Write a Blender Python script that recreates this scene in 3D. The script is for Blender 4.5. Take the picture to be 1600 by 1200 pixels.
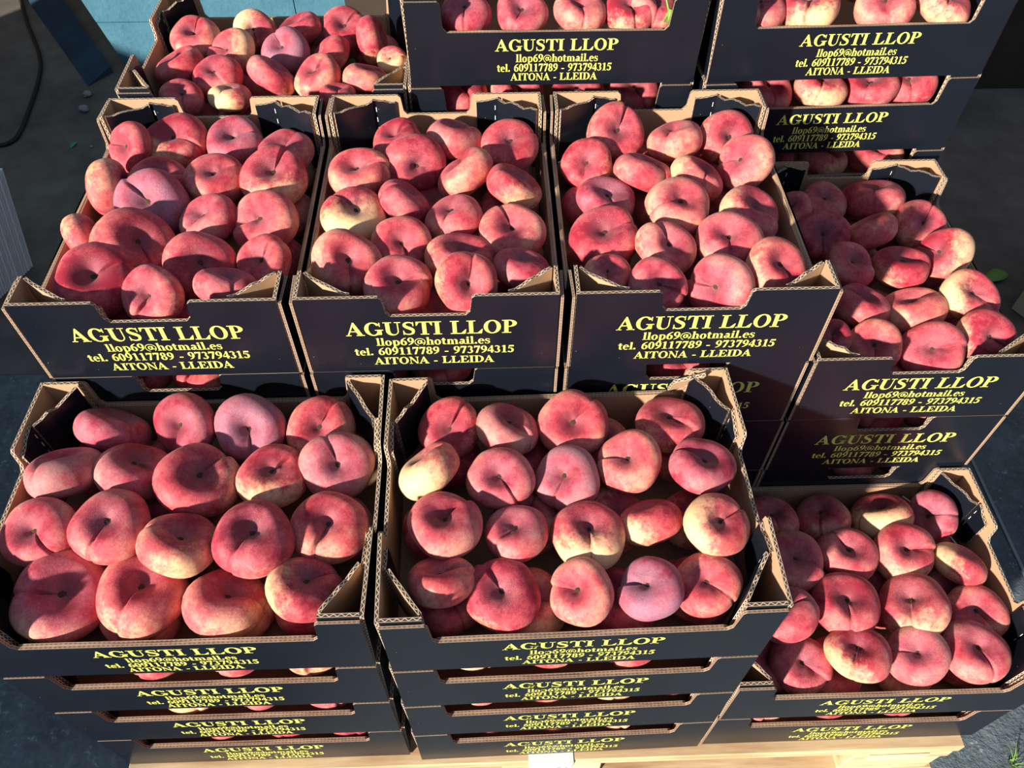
import bpy, bmesh, math, random
from mathutils import Vector, Matrix
random.seed(7)
scene = bpy.context.scene
COL = scene.collection
for o in list(bpy.data.objects):
    bpy.data.objects.remove(o)

# ------------------------------------------------------------------ camera
CAM = Vector((.5632, -.3019, 1.2372))
def cam_axes(yaw, pitch, roll):
    fw = Vector((math.sin(yaw)*math.cos(pitch), math.cos(yaw)*math.cos(pitch), math.sin(pitch)))
    rt = Vector((math.cos(yaw), -math.sin(yaw), 0)); up = rt.cross(fw)
    c, s = math.cos(roll), math.sin(roll)
    return c*rt+s*up, -s*rt+c*up, fw
RT, UP, FW = cam_axes(.0371, -.8969, .0057)
cd = bpy.data.cameras.new('camera'); cam = bpy.data.objects.new('camera', cd); COL.objects.link(cam)
cd.sensor_fit = 'HORIZONTAL'; cd.sensor_width = 36; cd.lens = 36*1246.1/1600
cd.clip_start = .01; cd.clip_end = 100
M = Matrix((RT, UP, -FW)).transposed().to_4x4(); M.translation = CAM
cam.matrix_world = M
scene.camera = cam

# ------------------------------------------------------------------ sky, sun, exposure
world = bpy.data.worlds.new('sky'); scene.world = world; world.use_nodes = True
bg = world.node_tree.nodes['Background']
bg.inputs[0].default_value = (.50, .66, .95, 1); bg.inputs[1].default_value = .48
SUN_AZ, SUN_EL = math.radians(43), math.radians(20)
sd = bpy.data.lights.new('sun', 'SUN'); sun = bpy.data.objects.new('sun', sd); COL.objects.link(sun)
sd.energy = 11.3; sd.angle = math.radians(2.4); sd.color = (1, .93, .83)
sdir = Vector((math.sin(SUN_AZ)*math.cos(SUN_EL), math.cos(SUN_AZ)*math.cos(SUN_EL), -math.sin(SUN_EL)))
sun.rotation_euler = sdir.to_track_quat('-Z', 'Y').to_euler(); sun.location = (-2, -3, 3)
scene.view_settings.view_transform = 'Standard'
scene.view_settings.look = 'None'
scene.view_settings.gamma = 1
scene.view_settings.use_curve_mapping = False
scene.view_settings.exposure = 0.0

# ------------------------------------------------------------------ helpers
def tag(o, label=None, cat=None, group=None, kind=None):
    if label: o['label'] = label
    if cat: o['category'] = cat
    if group: o['group'] = group
    if kind: o['kind'] = kind
    return o
def link(name, data, parent=None, loc=None):
    o = bpy.data.objects.new(name, data); COL.objects.link(o)
    if parent is not None: o.parent = parent
    if loc is not None: o.location = loc
    return o
def to_mesh(bm, name, mats, smooth=False):
    me = bpy.data.meshes.new(name); bm.to_mesh(me); bm.free()
    for m in mats: me.materials.append(m)
    if smooth:
        for p in me.polygons: p.use_smooth = True
    return me
def box(bm, x0, x1, y0, y1, z0, z1, mat=0, jit=0):
    r = lambda: random.uniform(-jit, jit)
    vs = [bm.verts.new((x+r(), y+r(), z+r())) for z in (z0, z1) for x, y in ((x0, y0), (x1, y0), (x1, y1), (x0, y1))]
    for f in ((3, 2, 1, 0), (4, 5, 6, 7), (0, 1, 5, 4), (1, 2, 6, 5), (2, 3, 7, 6), (3, 0, 4, 7)):
        bm.faces.new([vs[i] for i in f]).material_index = mat
    return vs

class NT:
    def __init__(s, name):
        s.m = bpy.data.materials.new(name); s.m.use_nodes = True
        s.n = s.m.node_tree.nodes; s.l = s.m.node_tree.links
        s.b = s.n['Principled BSDF']
    def node(s, t, **kw):
        n = s.n.new(t)
        for k, v in kw.items():
            if k.startswith('_'): setattr(n, k[1:], v)
        for k, v in kw.items():
            if k.startswith('i'): s.set(n.inputs[int(k[1:])], v)
        return n
    def set(s, inp, v):
        if isinstance(v, bpy.types.NodeSocket): s.l.new(v, inp)
        else: inp.default_value = v
    def math(s, op, a, b=None, c=None, clamp=False):
        n = s.n.new('ShaderNodeMath'); n.operation = op; n.use_clamp = clamp
        s.set(n.inputs[0], a)
        if b is not None: s.set(n.inputs[1], b)
        if c is not None: s.set(n.inputs[2], c)
        return n.outputs[0]
    def smooth(s, v, lo, hi):
        n = s.n.new('ShaderNodeMapRange'); n.interpolation_type = 'SMOOTHSTEP'
        s.set(n.inputs[0], v); s.set(n.inputs[1], lo); s.set(n.inputs[2], hi)
        return n.outputs[0]
    def mix(s, f, a, b, mode='MIX'):
        n = s.n.new('ShaderNodeMix'); n.data_type = 'RGBA'; n.blend_type = mode
        s.set(n.inputs[0], f); s.set(n.inputs[6], a); s.set(n.inputs[7], b)
        return n.outputs[2]
    def noise(s, vec, scale, detail=3, rough=.5, dim='3D', w=None):
        n = s.n.new('ShaderNodeTexNoise'); n.noise_dimensions = dim
        if vec is not None: s.l.new(vec, n.inputs['Vector'])
        if w is not None: s.set(n.inputs['W'], w)
        n.inputs['Scale'].default_value = scale; n.inputs['Detail'].default_value = detail; n.inputs['Roughness'].default_value = rough
        return n.outputs[0]
    def bump(s, h, strength, dist=.001):
        n = s.n.new('ShaderNodeBump'); n.inputs['Strength'].default_value = strength; n.inputs['Distance'].default_value = dist
        s.l.new(h, n.inputs['Height']); s.l.new(n.outputs[0], s.b.inputs['Normal'])
    def ramp(s, f, stops):
        n = s.n.new('ShaderNodeValToRGB'); s.set(n.inputs[0], f)
        e = n.color_ramp.elements
        while len(e) < len(stops): e.new(.5)
        for el, (p, c) in zip(e, stops): el.position = p; el.color = (*c, 1)
        return n.outputs[0]
    def out(s, col=None, rough=None, spec=None, **kw):
        if col is not None: s.set(s.b.inputs['Base Color'], col if isinstance(col, bpy.types.NodeSocket) else (*col, 1))
        if rough is not None: s.set(s.b.inputs['Roughness'], rough)
        if spec is not None: s.set(s.b.inputs['Specular IOR Level'], spec)
        for k, v in kw.items(): s.set(s.b.inputs[k.replace('_', ' ')], v)
        return s.m

# ------------------------------------------------------------------ materials
def mat_peach():
    t = NT('peach_skin')
    tc = t.node('ShaderNodeTexCoord'); P = tc.outputs['Object']
    oi = t.node('ShaderNodeObjectInfo')
    sc = t.node('ShaderNodeSeparateColor'); t.l.new(oi.outputs['Color'], sc.inputs[0])
    yel, pur, az = sc.outputs[0], sc.outputs[1], sc.outputs[2]
    seed = t.math('MULTIPLY', oi.outputs['Random'], 40)
    sp = t.node('ShaderNodeSeparateXYZ'); t.l.new(P, sp.inputs[0]); x, y, z = sp.outputs
    n1 = t.noise(P, 1.1, 2, .5, '4D', seed)
    n2 = t.noise(P, 4.5, 4, .6, '4D', seed)
    n3 = t.noise(P, 16, 3, .6, '4D', seed)
    rho = t.math('SQRT', t.math('ADD', t.math('MULTIPLY', x, x), t.math('MULTIPLY', y, y)))
    # overall skin mottling, deep crimson to pink and salmon
    hue = oi.outputs['Random']
    f = t.math('ADD', t.math('MULTIPLY', n1, .62), t.math('ADD', t.math('MULTIPLY', n2, .42), t.math('MULTIPLY', n3, .26)))
    f = t.math('ADD', f, t.math('MULTIPLY', t.math('SUBTRACT', hue, .5), .16))
    f = t.math('ADD', f, t.math('MULTIPLY', t.math('SUBTRACT', t.smooth(rho, .25, 1.0), .95), .17))
    base = t.ramp(f, [(.43, (.27, .012, .028)), (.55, (.44, .045, .060)), (.67, (.55, .112, .100)), (.77, (.65, .235, .155)), (.91, (.70, .38, .22))])
    # cream cheek on one side of the fruit
    ang = t.math('MULTIPLY', t.math('SUBTRACT', az, .5), 2*math.pi)
    d = t.math('ADD', t.math('MULTIPLY', x, t.math('COSINE', ang)), t.math('MULTIPLY', y, t.math('SINE', ang)))
    d = t.math('SUBTRACT', d, t.math('MULTIPLY', z, .35))
    cm = t.math('ADD', t.math('MULTIPLY', d, .62), t.math('ADD', t.math('MULTIPLY', n2, .85), t.math('MULTIPLY', n3, .35)))
    th = t.math('SUBTRACT', 1.55, t.math('MULTIPLY', yel, 1.22))
    cream = t.smooth(cm, t.math('SUBTRACT', th, .30), t.math('ADD', th, .34))
    cc = t.mix(n3, (.72, .44, .17, 1), (.82, .62, .36, 1))
    col = t.mix(t.math('MULTIPLY', cream, .85), base, cc)
    # dusty violet bloom
    pm = t.math('MULTIPLY', t.math('MULTIPLY', pur, .95), t.smooth(t.math('ADD', n1, t.math('MULTIPLY', n2, .45)), .42, .90))
    col = t.mix(pm, col, t.mix(n3, (.20, .055, .12, 1), (.34, .17, .22, 1)))
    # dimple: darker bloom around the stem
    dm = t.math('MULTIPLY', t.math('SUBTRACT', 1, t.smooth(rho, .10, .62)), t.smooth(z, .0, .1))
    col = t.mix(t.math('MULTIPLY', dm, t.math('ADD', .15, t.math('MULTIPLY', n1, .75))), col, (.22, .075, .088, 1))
    # suture line, broken
    sm = t.math('MULTIPLY', t.math('SUBTRACT', 1, t.smooth(t.math('ABSOLUTE', y), .005, .020)), t.math('MULTIPLY', t.smooth(x, .12, .3), t.smooth(n2, .45, .6)))
    col = t.mix(t.math('MULTIPLY', sm, .7), col, (.17, .025, .03, 1))
    # pale speckle of fuzz
    n4 = t.noise(P, 48, 3, .75)
    fz = t.math('MULTIPLY', t.smooth(n4, .52, .72), t.math('MULTIPLY', t.smooth(n1, .35, .6), t.smooth(z, -.1, .25)))
    col = t.mix(t.math('MULTIPLY', fz, .42), col, (.72, .55, .56, 1))
    t.bump(t.math('ADD', t.math('MULTIPLY', n3, .5), t.math('MULTIPLY', n4, .6)), .3, .002)
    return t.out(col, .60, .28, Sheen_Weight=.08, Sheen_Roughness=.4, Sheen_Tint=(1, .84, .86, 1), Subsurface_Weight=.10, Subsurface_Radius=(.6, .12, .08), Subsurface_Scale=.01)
def mat_print():
    t = NT('navy_print'); tc = t.node('ShaderNodeTexCoord'); P = tc.outputs['Object']
    oi = t.node('ShaderNodeObjectInfo')
    n = t.noise(P, 9, 4, .6); sp = t.node('ShaderNodeSeparateXYZ'); t.l.new(P, sp.inputs[0])
    col = t.mix(n, (.0034, .0048, .0092, 1), (.0068, .0092, .0145, 1))
    scr = t.noise(P, 260, 1, .5); col = t.mix(t.smooth(scr, .80, .83), col, (.35, .36, .38, 1))
    w = t.math('SINE', t.math('MULTIPLY', sp.outputs[2], 900)); t.bump(t.math('ADD', t.math('MULTIPLY', w, .5), n), .05, .0006)
    return t.out(col, t.math('ADD', .24, t.math('MULTIPLY', n, .16)), .42)
def mat_kraft(name, a, b):
    t = NT(name); tc = t.node('ShaderNodeTexCoord'); P = tc.outputs['Object']
    n = t.noise(P, 14, 5, .65); n2 = t.noise(P, 220, 2, .6)
    col = t.mix(n, (*a, 1), (*b, 1)); col = t.mix(t.math('MULTIPLY', t.smooth(n2, .55, .75), .25), col, (a[0]*.6, a[1]*.55, a[2]*.5, 1))
    t.bump(n2, .15, .0006)
    return t.out(col, .85, .2)
def mat_flute():
    t = NT('corrugated_edge'); uv = t.node('ShaderNodeUVMap'); uv.uv_map = 'UVMap'
    sp = t.node('ShaderNodeSeparateXYZ'); t.l.new(uv.outputs[0], sp.inputs[0]); u, v, _ = sp.outputs
    tri = t.math('SUBTRACT', t.math('MULTIPLY', t.math('PINGPONG', t.math('MULTIPLY', u, 260), 1), .66), .33)
    d = t.math('ABSOLUTE', t.math('SUBTRACT', t.math('SUBTRACT', v, .5), tri))
    fl = t.math('SUBTRACT', 1, t.smooth(d, .08, .2))
    ed = t.smooth(t.math('ABSOLUTE', t.math('SUBTRACT', v, .5)), .33, .4)
    m = t.math('MAXIMUM', fl, ed)
    n = t.noise(t.node('ShaderNodeTexCoord').outputs['Object'], 60, 4, .6)
    lt = t.mix(n, (.42, .30, .20, 1), (.62, .50, .38, 1))
    col = t.mix(m, (.055, .032, .018, 1), lt)
    return t.out(col, .9, .15)
def mat_lines():
    t = NT('card_edge_lines'); uv = t.node('ShaderNodeUVMap'); uv.uv_map = 'UVMap'
    sp = t.node('ShaderNodeSeparateXYZ'); t.l.new(uv.outputs[0], sp.inputs[0]); u, v, _ = sp.outputs
    n = t.noise(t.node('ShaderNodeTexCoord').outputs['Object'], 90, 4, .7)
    vv = t.math('ADD', v, t.math('MULTIPLY', t.math('SUBTRACT', n, .5), .10))
    ed = t.smooth(t.math('ABSOLUTE', t.math('SUBTRACT', vv, .5)), .26, .42)
    fl = t.math('MULTIPLY', t.math('PINGPONG', t.math('MULTIPLY', u, 420), 1), .8)
    lt = t.mix(n, (.34, .22, .14, 1), (.58, .44, .32, 1))
    col = t.mix(t.math('MAXIMUM', ed, t.math('MULTIPLY', fl, .55)), (.15, .088, .056, 1), lt)
    t.bump(n, .5, .001)
    return t.out(col, .9, .15)
def mat_plain(name, col, rough=.7, spec=.3, var=.25, scale=20):
    t = NT(name); P = t.node('ShaderNodeTexCoord').outputs['Object']
    n = t.noise(P, scale, 4, .6)
    c = t.mix(n, (*[v*(1-var) for v in col], 1), (*[min(1, v*(1+var)) for v in col], 1))
    return t.out(c, rough, spec)
def mat_floor():
    t = NT('concrete_floor'); P = t.node('ShaderNodeTexCoord').outputs['Object']
    n1 = t.noise(P, 1.3, 4, .6); n2 = t.noise(P, 14, 6, .7); n3 = t.noise(P, 90, 4, .7)
    f = t.math('ADD', t.math('MULTIPLY', n1, .45), t.math('ADD', t.math('MULTIPLY', n2, .4), t.math('MULTIPLY', n3, .25)))
    col = t.ramp(f, [(.36, (.034, .044, .048)), (.52, (.075, .095, .102)), (.66, (.14, .17, .18)), (.8, (.30, .35, .36))])
    n5 = t.noise(P, 45, 3, .8); col = t.mix(t.math('MULTIPLY', t.smooth(n5, .60, .72), .55), col, (.34, .40, .44, 1))
    t.bump(t.math('ADD', t.math('MULTIPLY', n2, .8), t.math('ADD', n3, n5)), .45, .005)
    return t.out(col, .75, .3)
def mat_floor_in():
    t = NT('inside_slab'); P = t.node('ShaderNodeTexCoord').outputs['Object']
    n1 = t.noise(P, 1.6, 4, .6); n2 = t.noise(P, 11, 5, .65)
    f = t.math('ADD', t.math('MULTIPLY', n1, .6), t.math('MULTIPLY', n2, .4))
    col = t.ramp(f, [(.36, (.060, .050, .042)), (.52, (.115, .098, .082)), (.68, (.17, .15, .125))])
    t.bump(n2, .25, .003)
    return t.out(col, .7, .35)
def mat_blue():
    t = NT('blue_painted_render'); P = t.node('ShaderNodeTexCoord').outputs['Object']
    n1 = t.noise(P, 6, 4, .6); n2 = t.noise(P, 60, 4, .7)
    f = t.math('ADD', t.math('MULTIPLY', n1, .6), t.math('MULTIPLY', n2, .4))
    col = t.ramp(f, [(.30, (.020, .065, .10)), (.42, (.042, .125, .175)), (.62, (.060, .165, .22))])
    t.bump(n2, .6, .004)
    return t.out(col, .8, .2)
def mat_wood():
    t = NT('pallet_wood'); tc = t.node('ShaderNodeTexCoord')
    mp = t.node('ShaderNodeMapping'); t.l.new(tc.outputs['Object'], mp.inputs[0]); mp.inputs['Scale'].default_value = (2, 25, 25)
    n = t.noise(mp.outputs[0], 2.2, 6, .65); n2 = t.noise(tc.outputs['Object'], 6, 3, .5)
    col = t.ramp(t.math('ADD', t.math('MULTIPLY', n, .7), t.math('MULTIPLY', n2, .3)), [(.35, (.34, .19, .09)), (.5, (.52, .35, .19)), (.68, (.68, .52, .32))])
    t.bump(n, .3, .002)
    return t.out(col, .75, .25)
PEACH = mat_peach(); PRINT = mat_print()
KRAFT = mat_kraft('kraft_card', (.36, .22, .125), (.46, .295, .175))
FLUTE = mat_flute(); LINES_EDGE = mat_lines()
YELLOW = mat_plain('yellow_ink', (.72, .69, .13), .55, .3, .06)
WHITECUT = mat_plain('white_cut', (.6, .6, .6), .8, .2, .1)
STEM = mat_plain('stem_scar_brown', (.06, .035, .02), .9, .1, .5, 60)
WOOD = mat_wood(); FLOOR = mat_floor(); FLOOR_IN = mat_floor_in(); BLUE = mat_blue()
# ------------------------------------------------------------------ lettering: bold serif glyphs drawn as polygons
def el(cx, cy, rx, ry, a0, a1, n=18):
    return [(cx+rx*math.cos(math.radians(a0+(a1-a0)*i/n)), cy+ry*math.sin(math.radians(a0+(a1-a0)*i/n))) for i in range(n+1)]
def ring(cx, cy, ro, rp, ri, rj, a0=0, a1=360, n=22):
    A = el(cx, cy, ro, rp, a0, a1, n); B = el(cx, cy, ri, rj, a0, a1, n)
    return [[A[i], A[i+1], B[i+1], B[i]] for i in range(n)]
def rc(x0, y0, x1, y1): return [[(x0, y0), (x1, y0), (x1, y1), (x0, y1)]]
def stroke(pts, ws):
    # smooth centre line with changing width
    P = []; W = []
    for i in range(len(pts)-1):
        p0 = pts[max(i-1, 0)]; p1 = pts[i]; p2 = pts[i+1]; p3 = pts[min(i+2, len(pts)-1)]
        for k in range(4):
            t = k/4
            P.append(tuple(.5*(2*p1[j]+(p2[j]-p0[j])*t+(2*p0[j]-5*p1[j]+4*p2[j]-p3[j])*t*t+(3*p1[j]-p0[j]-3*p2[j]+p3[j])*t**3) for j in (0, 1)))
            W.append(ws[i]*(1-t)+ws[i+1]*t)
    P.append(pts[-1]); W.append(ws[-1])
    L = []; Rr = []
    for i, p in enumerate(P):
        a = P[max(i-1, 0)]; b = P[min(i+1, len(P)-1)]
        dx, dy = b[0]-a[0], b[1]-a[1]; d = math.hypot(dx, dy) or 1
        nx, ny = -dy/d*W[i]/2, dx/d*W[i]/2
        L.append((p[0]+nx, p[1]+ny)); Rr.append((p[0]-nx, p[1]-ny))
    return [[L[i], L[i+1], Rr[i+1], Rr[i]] for i in range(len(P)-1)]
S_PTS = [(.64, .74), (.58, .90), (.38, .96), (.20, .88), (.17, .72), (.30, .59), (.47, .49), (.60, .36), (.58, .14), (.38, .04), (.17, .09), (.09, .28)]
S_W = [.05, .07, .08, .13, .18, .20, .21, .18, .13, .08, .07, .05]
def sc(polys, sx, sy, dx=0, dy=0): return [[(x*sx+dx, y*sy+dy) for x, y in p] for p in polys]
S_BIG = stroke(S_PTS, S_W) + rc(.60, .68, .65, .99) + rc(.07, .01, .12, .34)
def bars(x0, h=1): return rc(x0, 0, x0+.22, h)
def nar(x, h): return rc(x, .35, x+.18, h-.1)
ARCH = lambda x0, x1: [[*q] for q in ring((x0+x1)/2, .42, (x1-x0)/2, .26, (x1-x0)/2-.16 if x1-x0 > .34 else .02, .19, 0, 120, 10)]
G = {
'A': (.98, [[(.05, 0), (.13, 0), (.47, .9), (.43, 1.02)], [(.42, 1.02), (.50, 1.02), (.90, 0), (.65, 0), (.38, .8)]] + rc(.2, .30, .72, .37) + rc(-.02, 0, .27, .055) + rc(.54, 0, .98, .055)),
'G': (1.04, ring(.49, .5, .46, .52, .24, .45, 34, 345) + rc(.70, .05, .92, .43) + rc(.58, .39, 1.02, .44) + rc(.83, .68, .88, .98)),
'U': (.96, rc(.12, .32, .34, 1) + rc(.74, .32, .80, 1) + [[a, b, c, d] for a, b, c, d in zip(el(.46, .33, .34, .35, 180, 360), el(.46, .33, .34, .35, 180, 360)[1:], el(.54, .33, .20, .27, 180, 360)[1:], el(.54, .33, .20, .27, 180, 360))] + rc(0, .945, .46, 1) + rc(.60, .945, .94, 1)),
'S': (.76, S_BIG),
'T': (.90, rc(.34, 0, .56, 1) + rc(.02, .94, .88, 1) + [[(.02, 1), (.02, .70), (.06, .70), (.18, .94)], [(.88, 1), (.88, .70), (.84, .70), (.72, .94)]] + rc(.22, 0, .68, .055)),
'I': (.50, rc(.13, 0, .35, 1) + rc(.01, 0, .47, .055) + rc(.01, .945, .47, 1)),
'L': (.88, rc(.13, 0, .35, 1) + rc(.01, .945, .48, 1) + rc(.01, 0, .80, .06) + [[(.80, 0), (.86, .34), (.82, .34), (.58, .06)]]),
'O': (1.0, ring(.49, .5, .46, .52, .24, .45)),
'P': (.82, rc(.13, 0, .35, 1) + rc(.01, 0, .50, .055) + rc(.01, .945, .45, 1) + ring(.40, .735, .40, .265, .17, .205, -90, 90) + rc(.3, .47, .42, .53)),
'N': (.98, rc(.14, 0, .20, 1) + [[(.02, 1), (.27, 1), (.86, .02), (.80, .0), (.74, .0)]] + rc(.78, 0, .86, 1) + rc(.01, 0, .33, .055) + rc(.65, .945, .97, 1) + rc(.01, .945, .22, 1)),
'E': (.88, rc(.13, 0, .35, 1) + rc(.01, 0, .80, .06) + rc(.01, .94, .76, 1) + rc(.3, .48, .58, .54) + rc(.55, .36, .60, .66) + [[(.80, 0), (.86, .32), (.82, .32), (.6, .06)], [(.76, 1), (.80, .72), (.76, .72), (.58, .94)]]),
'D': (.98, rc(.13, 0, .35, 1) + rc(.01, 0, .45, .055) + rc(.01, .945, .45, 1) + ring(.40, .5, .54, .5, .30, .44, -90, 90)),
'l': (.38, rc(.10, 0, .28, 1.02) + rc(.0, 0, .37, .05) + [[(.0, .98), (.10, .94), (.28, 1.02)]]),
'o': (.64, ring(.31, .33, .29, .36, .11, .30)),
'p': (.70, rc(.10, -.3, .28, .68) + rc(0, -.3, .37, -.25) + ring(.37, .33, .29, .36, .11, .29) + [[(0, .62), (.10, .6), (.28, .69)]]),
'h': (.72, rc(.10, 0, .28, 1.02) + rc(0, 0, .35, .05) + rc(.45, 0, .63, .48) + ring(.42, .45, .21, .24, .03, .16, 0, 130, 10) + rc(.40, 0, .70, .05) + [[(0, .98), (.10, .94), (.28, 1.02)]]),
't': (.44, rc(.10, .14, .28, .86) + rc(.0, .60, .40, .67) + ring(.27, .16, .17, .17, .0, .10, 180, 330, 8)),
'm': (1.06, rc(.10, 0, .28, .68) + rc(0, 0, .35, .05) + rc(.43, 0, .61, .48) + rc(.79, 0, .97, .48) + ring(.40, .45, .21, .24, .03, .16, 0, 130, 10) + ring(.76, .45, .21, .24, .03, .16, 0, 130, 10) + rc(.39, 0, .67, .05) + rc(.74, 0, 1.04, .05)),
'a': (.62, rc(.36, .08, .54, .52) + ring(.33, .48, .21, .21, .03, .14, 0, 165, 10) + ring(.26, .18, .22, .19, .06, .13, 0, 360, 14) + rc(.50, .0, .62, .07)),
'i': (.38, rc(.10, 0, .28, .68) + rc(0, 0, .37, .05) + ring(.19, .88, .11, .11, 0, 0, 0, 360, 10) + [[(0, .62), (.10, .6), (.28, .69)]]),
'e': (.58, ring(.30, .33, .28, .36, .11, .29, 0, 312) + rc(.14, .34, .56, .40)),
's': (.52, sc(S_BIG, .70, .68)),
'.': (.32, ring(.14, .10, .11, .11, 0, 0, 0, 360, 10)),
'-': (.42, rc(.04, .26, .38, .38)),
'@': (1.02, ring(.50, .38, .48, .52, .42, .46, -55, 250) + ring(.46, .38, .20, .26, .08, .19) + rc(.60, .2, .70, .62) + ring(.74, .34, .16, .16, .10, .1, 190, 360, 8)),
'0': (.62, ring(.30, .5, .28, .51, .10, .45)),
'1': (.62, rc(.22, 0, .41, 1) + [[(.08, .84), (.08, .88), (.36, 1.01), (.36, .9)]] + rc(.08, 0, .55, .05)),
'3': (.62, ring(.27, .74, .25, .26, .07, .20, -80, 150, 14) + ring(.26, .27, .30, .28, .11, .21, -150, 85, 16)),
'4': (.62, rc(.33, 0, .51, 1) + rc(.02, .22, .60, .36) + [[(.02, .22), (.02, .34), (.40, 1), (.46, 1), (.33, .80), (.10, .36)]]),
'5': (.62, ring(.25, .32, .31, .33, .11, .24, -150, 110, 16) + rc(.12, .82, .56, 1) + [[(.12, 1), (.18, .95), (.12, .55), (.06, .52)]]),
'6': (.62, ring(.31, .30, .28, .31, .10, .25) + stroke([(.54, .99), (.34, .88), (.16, .64), (.12, .32)], [.04, .10, .17, .18])),
'7': (.62, rc(.05, .82, .58, 1) + [[(.42, .86), (.58, .9), (.34, 0), (.16, 0)]] + rc(.05, .7, .1, 1)),
'8': (.62, ring(.30, .75, .24, .26, .08, .20) + ring(.30, .26, .28, .28, .10, .21)),
'9': (.62, sc(ring(.31, .30, .28, .31, .10, .25) + stroke([(.54, .99), (.34, .88), (.16, .64), (.12, .32)], [.04, .10, .17, .18]), -1, -1, .62, 1)),
' ': (.42, []),
}
LINES = ['AGUSTI LLOP', 'llop69@hotmail.es', 'tel. 609117789 - 973794315', 'AITONA - LLEIDA']
def lettering(spec, place, name):
    """spec: for each line (u0, u1, baseline, cap height); place(u, z) -> point"""
    bm = bmesh.new()
    for txt, (u0, u1, bl, ch) in zip(LINES, spec):
        tot = sum(G[c][0] for c in txt); sx = (u1-u0)/tot; x = 0
        for c in txt:
            for poly in G[c][1]:
                vs = [bm.verts.new(place(u0+(x+px)*sx, bl+py*ch)) for px, py in poly]
                try: bm.faces.new(vs)
                except ValueError: pass
            x += G[c][0]
    return to_mesh(bm, name, [YELLOW])
# ------------------------------------------------------------------ the place: floor, walls, pallet
GZ = -.145
bm = bmesh.new(); box(bm, -3.2, 4.2, -2.5, .86, GZ-.1, GZ)
tag(link('floor', to_mesh(bm, 'floor', [FLOOR])), kind='structure')
bm = bmesh.new(); box(bm, -3.2, 4.2, .861, 3.2, GZ-.1, GZ)
tag(link('floor', to_mesh(bm, 'floor_inside', [FLOOR_IN])), kind='structure')
# blue painted wall behind the left crates, with a slanting left end, laid in shallow courses
wall = tag(link('wall_back', None, None, (0, 2.15, GZ)), kind='structure')
DARK = mat_plain('dark_brown_render', (.045, .034, .026), .9, .1, .4, 8)
BAND = mat_plain('shade_blue_band', (.022, .048, .075), .85, .2, .5, 9)
z0 = 0
for k in range(14):
    hh = .19 if k else .15
    x0 = -.60-.255*z0; x1 = -.60-.255*(z0+hh-.006)
    xr = .16
    xs = -.58+(.16 if k % 2 else .36)
    cuts = [None]
    while xs < xr-.05: cuts.append(xs); xs += .40
    cuts.append(xr)
    for a, b in zip(cuts, cuts[1:]):
        la0 = x0 if a is None else a+.0015; la1 = x1 if a is None else a+.0015
        bm = bmesh.new()
        v = [(la0, 0, z0), (b-.0015, 0, z0), (b-.0015, .25, z0), (la0, .25, z0), (la1, 0, z0+hh-.003), (b-.0015, 0, z0+hh-.003), (b-.0015, .25, z0+hh-.003), (la1, .25, z0+hh-.003)]
        vs = [bm.verts.new(p) for p in v]
        for f in ((3, 2, 1, 0), (4, 5, 6, 7), (0, 1, 5, 4), (1, 2, 6, 5), (2, 3, 7, 6), (3, 0, 4, 7)): bm.faces.new([vs[i] for i in f])
        link('block', to_mesh(bm, 'block', [BLUE]), wall)
    z0 += hh
bm = bmesh.new(); box(bm, -.60, .155, .006, .24, 0, 2.7)
link('mortar', to_mesh(bm, 'mortar', [BLUE]), wall)
# sloping band beside the blue wall, its dark blue painted in for shade
bm = bmesh.new()
pts = [(-.69, 2.04), (-1.08, 2.62), (-.96, 2.62), (-.635, 2.12)]
lo = [bm.verts.new((x, y, GZ)) for x, y in pts]
hi = [bm.verts.new((x, y, GZ+(.002 if i < 2 else .022))) for i, (x, y) in enumerate(pts)]
bm.faces.new(hi[::-1]); bm.faces.new(lo)
for i in range(4): bm.faces.new([lo[i], lo[(i+1) % 4], hi[(i+1) % 4], hi[i]])
tag(link('shade_trim_1', to_mesh(bm, 'shade_band', [BAND])), kind='structure')
bm = bmesh.new(); box(bm, .17, 4.2, 1.95, 2.15, GZ, 2.6)
tag(link('wall_right', to_mesh(bm, 'wall_right', [DARK])), kind='structure')
bm = bmesh.new(); box(bm, -3.2, 4.2, 2.72, 2.9, GZ, 2.6)
tag(link('wall_far', to_mesh(bm, 'wall_far', [DARK])), kind='structure')
# unseen low wall added beyond the frame, shaped to shade the left floor
bm = bmesh.new(); box(bm, -1.5, -1.32, -2.4, .55, GZ, GZ+.85); box(bm, -1.5, -1.32, .5505, 2.1, GZ, GZ+.45)
tag(link('shade_wall_left', to_mesh(bm, 'shade_wall_left', [DARK])), kind='structure')
# metal joint strip in the floor
STEEL = mat_plain('steel_strip', (.20, .21, .21), .5, .5, .2)
bm = bmesh.new(); box(bm, 1.543, 1.549, -.4, .62, GZ, GZ+.003)
tag(link('trim_2', to_mesh(bm, 'joint_strip', [STEEL])), kind='structure')

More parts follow.
